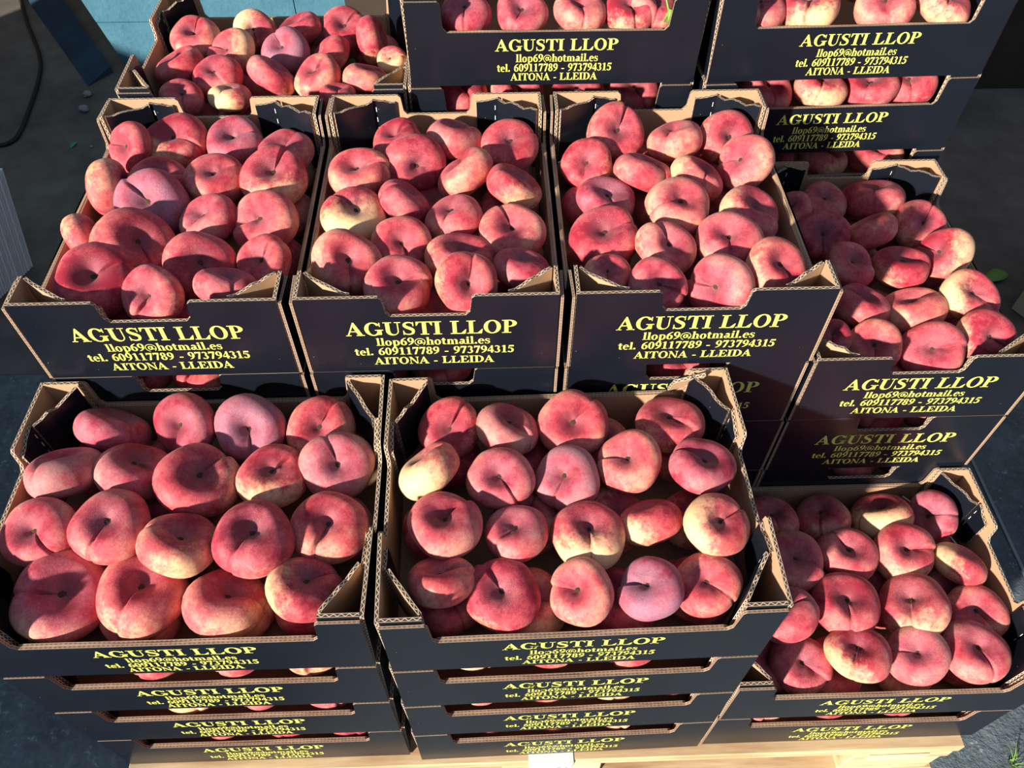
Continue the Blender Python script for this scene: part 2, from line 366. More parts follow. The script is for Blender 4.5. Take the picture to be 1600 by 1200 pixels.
pallet = tag(link('wooden_pallet', None, None, (.636, .51, GZ)), 'light wooden pallet carrying all the stacked peach crates', 'pallet')
PX0, PX1, PY0, PY1 = -.606, .606, -.522, .532
def board(name, x0, x1, y0, y1, z0, z1, j=.0012):
    bm = bmesh.new(); box(bm, x0, x1, y0, y1, z0, z1, 0, j)
    bmesh.ops.bevel(bm, geom=list(bm.edges), offset=.0015, segments=1, affect='EDGES')
    return link(name, to_mesh(bm, name, [WOOD]), pallet)
n = 7; wv = (PY1-PY0-.06*(n-1))/n
for i in range(n):
    y = PY0+i*(wv+.06); board('deck_board', PX0+random.uniform(-.004, .004), PX1+random.uniform(-.004, .004), y, y+wv, .1215, .1435)
for x in (PX0+.01, -.0725, PX1-.155): board('stringer_board', x, x+.145, PY0, PY1, .0995, .1212)
for x in (PX0+.01, -.0725, PX1-.155):
    for y in (PY0+.002, -.05, PY1-.102): board('block', x+.002, x+.143, y, y+.1, .0222, .0992)
for y in (PY0, -.05, PY1-.1): board('bottom_board', PX0, PX1, y, y+.1, .0005, .0222)
PAPER = mat_plain('white_paper', (.72, .72, .70), .8, .2, .05)
GREY = mat_plain('grey_ink', (.22, .24, .28), .8, .2, .05)
# white printed label hanging from the front deck board
bm = bmesh.new()
v = [bm.verts.new(p) for p in ((-.035, -.5246, .141), (.030, -.5246, .1415), (.026, -.5256, .098), (-.033, -.5256, .097), (-.035, -.524, .1441), (.030, -.524, .1441), (.030, -.510, .1442), (-.035, -.510, .1442))]
bm.faces.new(v[:4]); bm.faces.new((v[4], v[5], v[1], v[0])); bm.faces.new(v[4:8])
lab = link('paper_label', to_mesh(bm, 'paper_label', [PAPER]), pallet); tag(lab, 'white paper label stuck to the front board')
bm = bmesh.new()
for polys, dx in ((G['8'][1], 0), (G['7'][1], .017), (G['3'][1], .028)):
    for p in polys:
        vs = [bm.verts.new((-.013+dx+x*.011, -.5262, .112+y*.011)) for x, y in p]
        try: bm.faces.new(vs)
        except ValueError: pass
link('label_print', to_mesh(bm, 'label_print', [GREY]), lab)
# pale stamp panel on the right of the front board
STK = mat_plain('pale_sticker', (.62, .50, .32), .75, .2, .12, 60)
bm = bmesh.new(); box(bm, .470, .560, -.5238, -.5225, .1005, .1205)
link('stamp_panel', to_mesh(bm, 'stamp_panel', [STK]), pallet)

# ------------------------------------------------------------------ crates
W, D, H, T = .40, .30, .1237, .004
CRATE_MATS = [PRINT, KRAFT, FLUTE, WHITECUT, LINES_EDGE]
def sheet(bm, outline, org, ud, nd, front=0, back=1, t=T, edge=2):
    """card sheet: outline (u, z) on the plane through org along ud; printed face looks along nd"""
    org, ud, nd = Vector(org), Vector(ud).normalized(), Vector(nd).normalized()
    uvl = bm.loops.layers.uv.get('UVMap') or bm.loops.layers.uv.new('UVMap')
    F = [bm.verts.new(org+ud*u+Vector((0, 0, z))) for u, z in outline]
    B = [bm.verts.new(v.co-nd*t) for v in F]
    f = bm.faces.new(F); f.normal_update(); fl = f.normal.dot(nd) < 0
    if fl: f.normal_flip()
    f.material_index = front
    g = bm.faces.new(B); g.normal_update()
    if g.normal.dot(nd) > 0: g.normal_flip()
    g.material_index = back
    s = 0; N = len(F)
    for i in range(N):
        j = (i+1) % N; d = (F[j].co-F[i].co).length
        q = bm.faces.new((F[i], F[j], B[j], B[i])); q.normal_update()
        q.material_index = edge
        cu = {F[i]: (s, 0), F[j]: (s+d, 0), B[j]: (s+d, 1), B[i]: (s, 1)}
        for l in q.loops: l[uvl].uv = cu[l.vert]
        s += d
    return F
def long_profile(x0, x1, sh, rail):
    mid = [(.0545+(.3475-.0545)*(1-i/8), rail) for i in range(9)]
    bot = [(x0+(x1-x0)*i/10, 0) for i in range(11)]
    return bot+[(x1, sh), (.3585, sh), (.3555, sh-.003), (.353, rail+.006)]+mid+[(.049, rail+.006), (.0465, sh-.003), (.0435, sh), (x0, sh)]
def bulge(bm, s, amt):
    # filled crates belly out a little along their long sides
    for v in bm.verts: v.co.y += s*amt*math.sin(math.pi*(v.co.x+W/2)/W)*min(1, v.co.z/.08)
def lean(bm, s, amt):
    for v in bm.verts: v.co.x += s*amt*(v.co.z/H)*(.65+.35*math.sin(math.pi*min(1, max(0, (v.co.y+D/2)/D))))
def mk_long(side, amt):
    bm = bmesh.new(); s = -1 if side == 0 else 1
    sheet(bm, long_profile(0, W, .1185, .077), (-W/2, s*D/2, 0), (1, 0, 0), (0, s, 0), t=.0031, edge=4)
    r = .0768
    o = [(.052, .004), (.350, .004), (.350, r-.002), (.345, r)]+[(.30-i*.05, r+random.uniform(-.0008, .0008)) for i in range(5)]+[(.057, r), (.052, r-.002)]
    sheet(bm, o, (-W/2, s*(D/2-.0033), 0), (1, 0, 0), (0, s, 0), 1, 1, t=.0027, edge=4)
    if amt: bulge(bm, s, amt)
    return to_mesh(bm, 'side_panel', CRATE_MATS)
def mk_end(side, amt):
    bm = bmesh.new(); s = -1 if side == 0 else 1
    a, b, h, lo = .0045, D-.0045, H-.0006, .0935
    o = [(a, 0), (D/2, 0), (b, 0), (b, h), (.204, h), (.2005, h-.003), (.198, lo+.006), (.193, lo), (D/2, lo), (.109, lo), (.1035, lo+.006), (.101, h-.003), (.0975, h), (a, h)]
    sheet(bm, o, (s*W/2, -D/2, 0), (0, 1, 0), (s, 0, 0))
    if amt: lean(bm, s, amt)
    return to_mesh(bm, 'end_panel', CRATE_MATS)
def torn(u0, u1, h0, h1, n, amp, rnd):
    return [(u0+(u1-u0)*i/n, h0+(h1-h0)*i/n+(rnd.uniform(-amp, amp*.4) if 0 < i < n else 0)) for i in range(n+1)]
def mk_post(cx, cy, rnd, amt):
    """triangular corner tube and glued flap; cx, cy = 0/1 choose the corner"""
    sx, sy = (1, -1)[cx], (1, -1)[cy]
    ox, oy = (-W/2, W/2)[cx], (-D/2, D/2)[cy]
    pt = lambda x, y: (ox+sx*x, oy+sy*y, 0)
    dr = lambda x, y: (sx*x, sy*y, 0)
    bm = bmesh.new()
    e = rnd.uniform(-.003, .004)
    sheet(bm, [(0, 0), (.041, 0), (.041, H), (.0, H)], pt(.0045, .0045), dr(1, 0), dr(0, -1))
    ax, ay, bx_, by = .0455, .0125, .0125, .062+e
    L = math.hypot(bx_-ax, by-ay); nx, ny = (by-ay)/L, -(bx_-ax)/L
    top = torn(0, L, H-.001, H-.004, 6, .004, rnd)
    o = [(0, .03), (L*.5, .036), (L, .042)]+top[::-1]
    sheet(bm, o, pt(ax, ay), dr(bx_-ax, by-ay), dr(nx, ny))
    fl = .034+rnd.uniform(-.006, .004)
    top = torn(0, fl, H-.004, H-.008-rnd.uniform(0, .006), 4, .003, rnd)
    o = [(0, .042), (fl*.6, .046), (fl-.004, .052), (fl, .06)]+top[::-1]
    F = sheet(bm, o, pt(.0088, by-.001), dr(0, 1), dr(1, 0))
    # perforation dashes along the crease
    for k in range(3):
        z = .07+k*.016
        p = Vector(pt(.0091, by+.003)); q = Vector(dr(0, 1)); n = Vector(dr(1, 0))*.0003
        vs = [bm.verts.new(p+n+q*a+Vector((0, 0, b))) for a, b in ((0, z), (.001, z), (.001, z+.007), (0, z+.007))]
        bm.faces.new(vs).material_index = 3
    if amt: lean(bm, -sx, amt)
    return to_mesh(bm, 'corner_post', CRATE_MATS)
rnd = random.Random(3)
ME_LONG = [[mk_long(0, a), mk_long(1, a)] for a in (0, .0042)]; ME_END = [[mk_end(0, a), mk_end(1, a)] for a in (.0062, 0)]
ME_POST = [[[mk_post(i & 1, i >> 1, rnd, a) for i in range(4)] for _ in range(4)] for a in (.0062, 0)]
bm = bmesh.new(); box(bm, -W/2+.004, W/2-.004, -D/2+.009, D/2-.009, .0005, .0045); ME_BOT = to_mesh(bm, 'bottom', [KRAFT])
SP_LONG = [(.119, .287, .0505, .0165), (.147, .261, .0345, .0112), (.121, .281, .0205, .0112), (.140, .262, .0070, .0108)]
SP_END = [(.054, .249, .0635, .0215), (.086, .218, .0460, .0125), (.059, .246, .0295, .0125), (.080, .222, .0125, .0122)]
ME_TXT_LONG = lettering(SP_LONG, lambda u, z: (-W/2+u, -D/2-.0004, z), 'lettering_long')
ME_TXT_END = lettering(SP_END, lambda u, z: (-W/2-.0004, D/2-u, z), 'lettering_end')
GROUP_C = 'navy cardboard peach crates'
def crate(x0, y0, level, end_front, label, text=True, rot=0, var=0):
    """x0, y0: front left corner; level counts from 1 on the pallet"""
    w, d = (D, W) if end_front else (W, D)
    o = link('fruit_crate', None, None, (x0+w/2, y0+d/2, (level-1)*H))
    o.rotation_euler = (0, 0, (math.pi/2 if end_front else 0)+math.radians(rot))
    tag(o, label, 'crate', GROUP_C)
    link('bottom', ME_BOT, o)
    e = int(end_front)
    for m in ME_LONG[e]: link('side_panel', m, o)
    for m in ME_END[e]: link('end_panel', m, o)
    for m in ME_POST[e][var % 4]: link('corner_post', m, o)
    if text:
        tag(link('printed_lettering', ME_TXT_END if end_front else ME_TXT_LONG, o), 'yellow printed lettering')
    return o
XL, XM, XR, XA, XB, XC, XD, YM, YB, XBL, XBM, XBR = .0284, .445, .8555, .034, .3427, .6521, .9568, .3158, .734, .045, .4572, .8729
jit = random.Random(11)
def stack(x0, y0, end_front, where, levels, hidden=0, rot=0, top_word='topmost'):
    out = {}
    names = ['topmost crate', 'second crate from the top', 'third crate from the top', 'fourth crate from the top', 'fifth crate from the top', 'sixth crate from the top', 'seventh crate from the top']
    for k in range(levels, 0, -1):
        i = levels-k
        lab = f'navy cardboard {names[i]} of the {where}'
        j = .0 if k == levels else jit.uniform(-.0018, .0018)
        out[k] = crate(x0+j, y0+abs(j)*.5, k, end_front, lab, k > hidden, rot, k+i)
    return out
S = {}
S['FL'] = stack(XL, .003, False, 'front left stack', 4)
S['FM'] = stack(XM, -.001, False, 'front middle stack', 4, 0, .8)
S['FR'] = stack(XR, .004, False, 'front right stack', 2)
for k in ('FL', 'FM', 'FR'):            # these sit a touch deeper, front to back
    for o in S[k].values(): o.scale.y = 1.038; o.location.y += .0057
S['A'] = stack(XA, YM, True, 'middle rank stack furthest left', 5, 4)
S['B'] = stack(XB, YM, True, 'second stack in the middle rank', 5, 4)
S['C'] = stack(XC, YM, True, 'third stack in the middle rank', 5, 2)
S['D'] = stack(XD, YM, True, 'middle rank stack furthest right', 4, 2)
S['BL'] = stack(XBL, YB, False, 'back left stack', 5, 4)
S['BM'] = stack(XBM, YB, False, 'back middle stack', 6, 4)
S['BR'] = stack(XBR, YB+.004, False, 'back right stack', 6, 3, 1.5)
# inner liner board glimpsed below the corner flaps
def liner(o, cx, cy):
    sx, sy = (1, -1)[cx], (1, -1)[cy]; ox, oy = (-W/2, W/2)[cx], (-D/2, D/2)[cy]
    pt = lambda x, y: (ox+sx*x, oy+sy*y, 0)
    a, b = (.072, .0105), (.0105, .105); L = math.hypot(b[0]-a[0], b[1]-a[1]); n = ((b[1]-a[1])/L, -(b[0]-a[0])/L)
    bm = bmesh.new()
    sheet(bm, [(0, .005), (L, .005), (L, .050), (L*.72, .060), (L*.45, .064), (L*.2, .060), (0, .056)], pt(*a), (sx*(b[0]-a[0]), sy*(b[1]-a[1]), 0), (sx*n[0], sy*n[1], 0), 1, 1, .0022, 3)
    tag(link('liner_board', to_mesh(bm, 'liner_board', CRATE_MATS), o), 'brown liner board with a white edge')
for k, cx, cy in (('FM', 1, 1), ('FR', 1, 1), ('B', 1, 1), ('C', 1, 1), ('D', 1, 0)): liner(S[k][max(S[k])], cx, cy)
# torn kraft flap bent up at the back of the front middle crate
bm = bmesh.new()
sheet(bm, [(0, 0), (.040, .002), (.042, .030), (.002, .030)], (0, 0, 0), (.84, .02, .54), (0, -1, 0), 1, 1)
fl = link('torn_flap', to_mesh(bm, 'torn_flap', CRATE_MATS), S['FM'][4], (.139, .148, .078)); fl.rotation_euler = (.35, 0, 0)

# ------------------------------------------------------------------ peaches
HZ = .62
def peach_mesh(k):
    r = random.Random(100+k)
    NP, NTt = 64, 36
    c2, c3, a2, a3, at, tl = r.uniform(.015, .05), r.uniform(.01, .035), r.uniform(0, 6.3), r.uniform(0, 6.3), r.uniform(0, 6.3), r.uniform(.0, .10)
    dep, wid, pdep, grv = r.uniform(.20, .32), r.uniform(.40, .52), r.uniform(.12, .2), r.uniform(.12, .26)
    bdep = r.uniform(.16, .25); lob = r.uniform(.03, .08); step = r.choice((-1, 1))*r.uniform(.02, .10)
    kz = r.uniform(.92, 1.08); ox, oy = r.uniform(-.08, .08), r.uniform(-.08, .08)
    phis = []
    for i in range(NP):
        u = -1+2*i/NP; phis.append(math.pi*(.42*u+.58*u**3))     # denser near the suture
    def pos(t, ph):
        s = math.sin(t); c = math.cos(t)
        rho = s**.84; z = HZ*kz*math.copysign(abs(c)**.86, c)
        z0 = z
        rr = 1+c2*math.cos(2*ph+a2)+c3*math.cos(3*ph+a3)+.012*math.cos(5*ph+a2*2)
        sharp = math.exp(-(ph/.06)**2); broad = math.exp(-(ph/.45)**2)
        edge = min(1, rho/.3)
        fade = 1/(1+math.exp(-(z+.2)*7))
        fold = math.tanh(ph/.07)*math.exp(-abs(ph)/.8)*step
        rr *= 1-(grv*.30*sharp+lob*broad-fold*.6)*fade*edge
        if z0 > 0:
            dx, dy = rho*math.cos(ph)-ox*(1-rho), rho*math.sin(ph)-oy*(1-rho); q = math.hypot(dx, dy)
            z -= (dep*math.exp(-(q/wid)**2.4)+pdep*math.exp(-(rho/.15)**2))*(z0/HZ)
            z -= (grv*.45*sharp+lob*1.6*broad-fold)*edge*math.exp(-((rho-.45)/.42)**2)*min(1, z0*2)
        else:
            z += bdep*math.exp(-(rho/.34)**2)*(-z0/HZ)
        z += tl*rho*math.cos(ph-at)+.018*math.sin(4*rho*math.cos(ph)+a2)*math.cos(3.3*rho*math.sin(ph)+a3)
        return Vector((rho*rr*math.cos(ph), rho*rr*math.sin(ph), z))
    bm = bmesh.new()
    top = bm.verts.new(pos(0, 1.5)); bot = bm.verts.new(pos(math.pi, 1.5)); top.co.x = top.co.y = bot.co.x = bot.co.y = 0
    rings = []
    for j in range(1, NTt):
        q = j/NTt; t = math.pi*(q-.06*math.sin(2*math.pi*q))
        rings.append([bm.verts.new(pos(t, ph)) for ph in phis])
    for i in range(NP):
        bm.faces.new((top, rings[0][i], rings[0][(i+1) % NP])); bm.faces.new((bot, rings[-1][(i+1) % NP], rings[-1][i]))
    for a, b in zip(rings, rings[1:]):
        for i in range(NP): bm.faces.new((a[i], b[i], b[(i+1) % NP], a[(i+1) % NP]))
    pit = top.co.z
    me = to_mesh(bm, 'flat_peach', [PEACH], True)
    return me, pit
VAR = [peach_mesh(k) for k in range(14)]
def scar_mesh(k):
    r = random.Random(k); bm = bmesh.new(); n = 11
    c = bm.verts.new((0, 0, .012)); A = []; B = []
    for i in range(n):
        a = 2*math.pi*i/n; q = r.uniform(.055, .085); p = r.uniform(.09, .125)
        A.append(bm.verts.new((q*math.cos(a), q*math.sin(a)*.8, .035+r.uniform(0, .02)))); B.append(bm.verts.new((p*math.cos(a), p*math.sin(a)*.8, .022)))
    for i in range(n):
        j = (i+1) % n; bm.faces.new((c, A[i], A[j])); bm.faces.new((A[i], B[i], B[j], A[j]))
    return to_mesh(bm, 'stem_scar', [STEM], True)
SCAR = [scar_mesh(k) for k in range(5)]
import numpy as np
VCO = []
for me, _ in VAR:
    a = np.empty(len(me.vertices)*3); me.vertices.foreach_get('co', a); VCO.append(a.reshape(-1, 3)[::2])
_ax, _ay, _bx, _by = .0455, .0125, .0125, .064
_L = math.hypot(_bx-_ax, _by-_ay); _N = ((_by-_ay)/_L, -(_bx-_ax)/_L)
PLANES = [((1, 0), -W/2+.0052, None), ((-1, 0), -W/2+.0052, None), ((0, 1), -D/2+.0092, None), ((0, -1), -D/2+.0092, None)]
for sx in (1, -1):
    for sy in (1, -1):
        n = (sx*_N[0], sy*_N[1]); p = (-sx*W/2+sx*_ax, -sy*D/2+sy*_ay)
        PLANES.append((n, n[0]*p[0]+n[1]*p[1]+.0012, .032))
def settle(c, m3, k, R, crate_):
    # slide the fruit sideways until it no longer cuts the card around it
    T_ = Matrix.Translation(crate_.location) @ crate_.rotation_euler.to_matrix().to_4x4()
    ys = crate_.scale.y
    inv = T_.inverted(); A = np.array((inv.to_3x3() @ m3))*R; v = VCO[k] @ A.T
    lc = np.array(inv @ Vector(c))
    for it in range(12):
        worst = 0; p = v+lc
        for (nx, ny), d, zm in PLANES:
            d = d-abs(ny)*(ys-1)*D/2
            q = p if zm is None else p[(p[:, 2] > zm) & (p[:, 2] < H+.004)]
            if not len(q): continue
            pen = d-(q[:, 0]*nx+q[:, 1]*ny).min()
            if pen > 1e-5:
                lc[0] += nx*pen; lc[1] += ny*pen; p = v+lc; worst = max(worst, pen)
        if worst < 2e-4: break
        if it > 6: v = v*.985; R *= .985
    low = .005-(v[:, 2].min()+lc[2])
    if low > 0: lc[2] += low
    return T_ @ Vector(lc), R
npeach = 0
def peach(c, R, nrm, seam, yel, phi, pur, label, group, crate_, scar=True):
    global npeach
    k = npeach; npeach += 1
    me, pit = VAR[(k*5) % 14]
    o = link('flat_peach', me)
    z = Vector(nrm).normalized(); x = Vector(seam); x = (x-z*x.dot(z)).normalized(); y = z.cross(x)
    m3 = Matrix((x, y, z)).transposed(); m = m3.to_4x4()
    c, R = settle(c, m3, (k*5) % 14, R, crate_)
    m = Matrix.Translation(Vector(c)) @ m @ Matrix.Scale(R, 4)
    o.matrix_world = m
    o.color = (yel, pur, (phi/(2*math.pi)+.5) % 1, 1)
    tag(o, label, 'peach', group)
    if scar:
        s = link('stem_scar', SCAR[k % 5], o); s.location = (0, 0, pit)
    return o
def look(y, p):
    if p >= .7: return 'dusty purple'
    if y >= .7: return 'mostly cream'
    if p >= .4: return 'violet-tinged'
    if y >= .35: return 'cream-cheeked red'
    if y >= .2: return 'pink'
    return 'plain red'
ORD = ['first', 'second', 'third', 'fourth', 'fifth', 'sixth']
WHERE = {'FL': 'front left crate', 'FM': 'front middle crate', 'FR': 'front right crate', 'A': 'leftmost middle-rank crate', 'B': 'second middle-rank crate', 'C': 'third middle-rank crate', 'D': 'rightmost middle-rank crate', 'BL': 'back left crate'}
TOP = {
'FL': [
(0,0,0.1062,0.2671,0.4534,0.0422,0.27,0.682,0.679,0.797,-0.554,0.24,0.10,-2.20,0.60),
(0,1,0.1936,0.2679,0.4601,0.0388,-0.161,-0.581,0.797,-0.0972,-0.795,-0.599,0.05,0.08,0.45),
(0,2,0.2724,0.2603,0.4587,0.0420,0.0941,-0.544,0.834,0.15,-0.821,-0.552,0.00,-0.17,0.85),
(0,3,0.3546,0.263,0.4512,0.0416,-0.00536,-0.423,0.906,0.511,0.778,0.366,0.35,-2.97,0.00),
(1,0,0.07545,0.1992,0.4683,0.0417,-0.1,0.602,0.792,-0.322,-0.773,0.547,0.00,-0.77,0.60),
(1,1,0.1492,0.2026,0.4592,0.0418,0.186,0.442,0.878,0.889,-0.457,0.0417,0.05,0.79,0.45),
(1,2,0.2275,0.1867,0.4644,0.0463,0.401,-0.0231,0.916,0.569,0.79,-0.229,0.45,-0.75,0.10),
(1,3,0.3089,0.193,0.4571,0.0403,0.015,0.00237,1,0.714,0.7,-0.0123,0.50,-2.37,0.05),
(1,4,0.382,0.2052,0.4586,0.0418,0.251,-0.428,0.868,-0.413,0.764,0.496,0.05,-2.02,0.50),
(2,0,0.07318,0.1236,0.468,0.0395,-0.132,-0.282,0.95,0.704,-0.701,-0.11,0.10,0.87,0.20),
(2,1,0.1501,0.1258,0.4721,0.0419,0.143,-0.0341,0.989,-0.305,-0.952,0.0111,0.10,0.00,0.15),
(2,2,0.2262,0.1043,0.4695,0.0414,0.377,0.401,0.835,-0.925,0.117,0.362,0.40,2.19,0.00),
(2,3,0.3047,0.1065,0.4723,0.0441,0.154,0.147,0.977,-0.406,-0.892,0.198,0.10,1.14,0.20),
(2,4,0.3806,0.1256,0.4562,0.0424,0.0534,0.11,0.993,-0.295,-0.948,0.121,0.20,-1.18,0.00),
(3,0,0.1024,0.05897,0.4414,0.0490,0.431,-0.161,0.888,-0.902,-0.108,0.419,0.30,1.08,0.35),
(3,1,0.1881,0.05591,0.4413,0.0474,0.251,0.179,0.951,-0.251,-0.937,0.243,0.20,-0.00,0.05),
(3,2,0.2772,0.04939,0.4368,0.0419,0.294,0.322,0.9,0.953,-0.167,-0.251,0.35,-0.63,0.10),
(3,3,0.372,0.04751,0.4532,0.0397,0.236,0.298,0.925,0.831,0.432,-0.351,0.50,2.59,0.05),
],
'FM': [
(0,0,0.507,0.2605,0.4511,0.0379,-0.0407,-0.623,0.781,0.519,0.655,0.549,0.30,-1.05,0.00),
(0,1,0.578,0.2533,0.4542,0.0377,0.249,0.309,0.918,0.75,-0.661,0.0198,0.10,0.19,0.40),
(0,2,0.6579,0.2604,0.4542,0.0426,-0.0779,-0.463,0.883,0.672,0.63,0.389,0.10,-2.44,0.00),
(0,3,0.7764,0.2582,0.4509,0.0412,-0.151,0.273,0.95,0.654,-0.693,0.302,0.30,-1.67,0.10),
(1,0,0.4876,0.1945,0.4599,0.0410,-0.518,0.52,0.679,0.797,0.582,0.163,0.80,-3.08,0.00),
(1,1,0.5686,0.1829,0.4565,0.0381,-0.156,-0.212,0.965,0.531,-0.841,-0.0992,0.05,0.98,0.30),
(1,2,0.6456,0.1853,0.4489,0.0392,-0.299,-0.233,0.925,-0.429,-0.833,-0.349,0.00,0.35,0.80),
(1,3,0.7183,0.2004,0.4588,0.0386,-0.319,-0.0773,0.945,-0.943,0.128,-0.308,0.05,1.48,0.05),
(1,4,0.7997,0.1877,0.4664,0.0381,0.176,0.0291,0.984,-0.884,0.444,0.145,0.05,0.28,0.40),
(2,0,0.5073,0.1225,0.4636,0.0411,-0.0499,0.0619,0.997,0.719,0.695,-0.00716,0.05,-0.76,0.25),
(2,1,0.5846,0.1163,0.4504,0.0359,-0.175,0.304,0.937,-0.719,-0.689,0.0889,0.05,0.60,0.50),
(2,2,0.6632,0.1115,0.4491,0.0408,0.0132,0.176,0.984,-0.0242,-0.984,0.176,0.60,0.00,0.05),
(2,3,0.7348,0.1291,0.4447,0.0372,-0.308,0.725,0.617,0.951,0.223,0.212,0.40,-2.80,0.00),
(2,4,0.8025,0.1118,0.4651,0.0372,0.144,-0.158,0.977,0.847,0.531,-0.0392,0.60,2.48,0.00),
(3,0,0.4919,0.05045,0.4588,0.0351,-0.0721,0.589,0.805,0.987,0.158,-0.027,0.02,-1.90,0.00),
(3,1,0.5673,0.04928,0.4421,0.0407,-0.0621,-0.173,0.983,-0.55,0.828,0.111,0.25,1.98,0.10),
(3,2,0.6491,0.04463,0.4522,0.0358,-0.454,-0.106,0.885,-0.84,0.382,-0.385,0.20,1.42,0.10),
(3,3,0.7207,0.04383,0.4584,0.0348,-0.403,0.0105,0.915,-0.899,0.184,-0.398,0.10,2.31,0.95),
(3,4,0.7936,0.04425,0.4479,0.0355,-0.272,-0.133,0.953,0.739,-0.664,0.118,0.30,2.07,0.05),
],
'FR': [
(0,0,0.9652,0.2605,0.199,0.0395,0.0184,0.243,0.97,-0.0195,-0.97,0.244,0.00,0.00,0.20),
(0,1,1.044,0.2634,0.1927,0.0401,-0.317,0.324,0.891,-0.357,-0.911,0.204,0.30,0.25,0.35),
(0,2,1.13,0.2632,0.1962,0.0447,-0.247,0.601,0.76,-0.903,-0.428,0.0452,0.62,0.61,0.00),
(0,3,1.2,0.2549,0.2036,0.0385,-0.851,-0.073,0.521,0.512,-0.34,0.789,0.15,-1.19,0.50),
(1,0,0.9743,0.1842,0.2186,0.0436,-0.177,-0.0246,0.984,0.87,-0.471,0.145,0.00,-1.20,0.20),
(1,1,1.055,0.1957,0.212,0.0414,-0.00408,0.0856,0.996,-0.454,0.888,-0.0781,0.00,2.64,0.20),
(1,2,1.136,0.1956,0.2111,0.0433,-0.0989,-0.0819,0.992,0.995,-0.0369,0.0961,0.40,-1.61,0.10),
(1,3,1.214,0.1791,0.2036,0.0377,0.388,0.483,0.785,0.704,-0.705,0.0862,0.60,-2.92,0.00),
(2,0,0.9459,0.1077,0.2198,0.0408,-0.573,0.244,0.782,0.818,0.214,0.533,0.05,-2.09,0.25),
(2,1,1.029,0.1202,0.2159,0.0456,-0.0852,0.117,0.99,-0.178,-0.979,0.1,0.10,0.10,0.10),
(2,2,1.12,0.1162,0.2142,0.0474,-0.398,0.361,0.843,-0.379,-0.902,0.207,0.40,0.23,0.10),
(2,3,1.212,0.1099,0.1965,0.0401,-0.391,0.0265,0.92,0.31,-0.937,0.159,0.10,-1.11,0.10),
(3,0,0.9585,0.0493,0.1854,0.0404,-0.0658,-0.0666,0.996,0.76,-0.65,0.00669,0.30,-0.91,0.20),
(3,1,1.025,0.0481,0.2192,0.0401,-0.274,0.269,0.923,-0.495,-0.863,0.104,0.50,-0.67,0.05),
(3,2,1.104,0.04845,0.212,0.0396,-0.281,-0.0891,0.955,-0.951,0.161,-0.265,0.05,1.61,0.30),
(3,3,1.185,0.0511,0.2063,0.0422,-0.0275,0.0808,0.996,0.196,-0.977,0.0847,0.10,0.22,0.25),
],
'A': [
(0,0,0.07111,0.6464,0.5866,0.0343,-0.472,-0.652,0.594,-0.86,0.488,-0.148,0.05,1.72,0.10),
(0,1,0.1302,0.6686,0.5783,0.0428,-0.0353,-0.225,0.974,0.914,-0.401,-0.0595,0.50,-1.74,0.05),
(0,2,0.2108,0.6696,0.5761,0.0402,-0.139,-0.285,0.948,0.974,0.133,0.183,0.02,-1.88,0.70),
(0,3,0.2863,0.6516,0.5725,0.0409,-0.113,-0.0245,0.993,0.562,0.823,0.0846,0.20,-1.81,0.35),
(1,0,0.06721,0.5627,0.5825,0.0384,0.97,0.239,0.0328,-0.0411,0.297,-0.954,0.30,2.63,0.05),
(1,1,0.1221,0.5923,0.568,0.0395,0.255,-0.113,0.96,0.935,0.281,-0.215,0.05,-1.59,0.15),
(1,2,0.2034,0.5794,0.5812,0.0397,-0.00579,-0.229,0.974,0.899,0.426,0.105,0.05,-2.05,0.10),
(1,3,0.2843,0.5734,0.5871,0.0443,0.0678,-0.264,0.962,0.367,0.903,0.222,0.50,-2.51,0.05),
(2,0,0.1336,0.5288,0.5831,0.0458,0.0266,-0.69,0.723,-0.694,0.508,0.51,0.00,2.36,0.95),
(2,1,0.2102,0.4957,0.5807,0.0378,-0.341,-0.123,0.932,-0.729,-0.591,-0.345,0.05,0.56,0.30),
(2,2,0.2864,0.4901,0.5815,0.0426,-0.192,-0.451,0.872,-0.948,-0.146,-0.284,0.05,2.97,0.10),
(3,0,0.06571,0.4629,0.5825,0.0337,0.908,0.379,0.178,0.255,-0.165,-0.953,0.32,3.04,0.05),
(3,1,0.1329,0.4492,0.5826,0.0483,0.545,-0.271,0.793,0.378,-0.765,-0.521,0.20,-2.01,0.05),
(3,2,0.2148,0.4182,0.5766,0.0422,0.35,-0.454,0.819,0.557,-0.603,-0.572,0.10,-2.45,0.10),
(3,3,0.295,0.4182,0.5797,0.0347,-0.325,-0.434,0.84,0.601,0.59,0.538,0.15,-1.44,0.00),
(4,0,0.09725,0.368,0.5868,0.0477,0.0785,-0.171,0.982,0.858,0.514,0.0211,0.02,-2.07,0.00),
(4,1,0.1772,0.3569,0.5873,0.0358,-0.166,-0.558,0.813,-0.463,-0.684,-0.564,0.20,1.71,0.10),
(4,2,0.2594,0.3686,0.5887,0.0361,0.14,0.518,0.844,0.458,-0.79,0.409,0.15,-1.75,0.30),
],
'B': [
(0,0,0.4381,0.6599,0.5785,0.0357,-0.342,-0.053,0.938,0.73,0.613,0.301,0.20,2.54,0.00),
(0,1,0.5167,0.6585,0.582,0.0410,0.167,0.341,0.925,0.837,0.446,-0.316,0.05,2.62,0.35),
(0,2,0.5964,0.6422,0.5825,0.0398,-0.0154,-0.385,0.923,0.911,0.374,0.171,0.10,2.69,0.00),
(1,0,0.3913,0.5781,0.5865,0.0406,-0.128,-0.117,0.985,0.986,0.0889,0.139,0.30,0.35,0.00),
(1,1,0.4639,0.6051,0.5815,0.0414,0.215,-0.891,0.4,0.956,0.107,-0.274,0.20,-2.63,0.10),
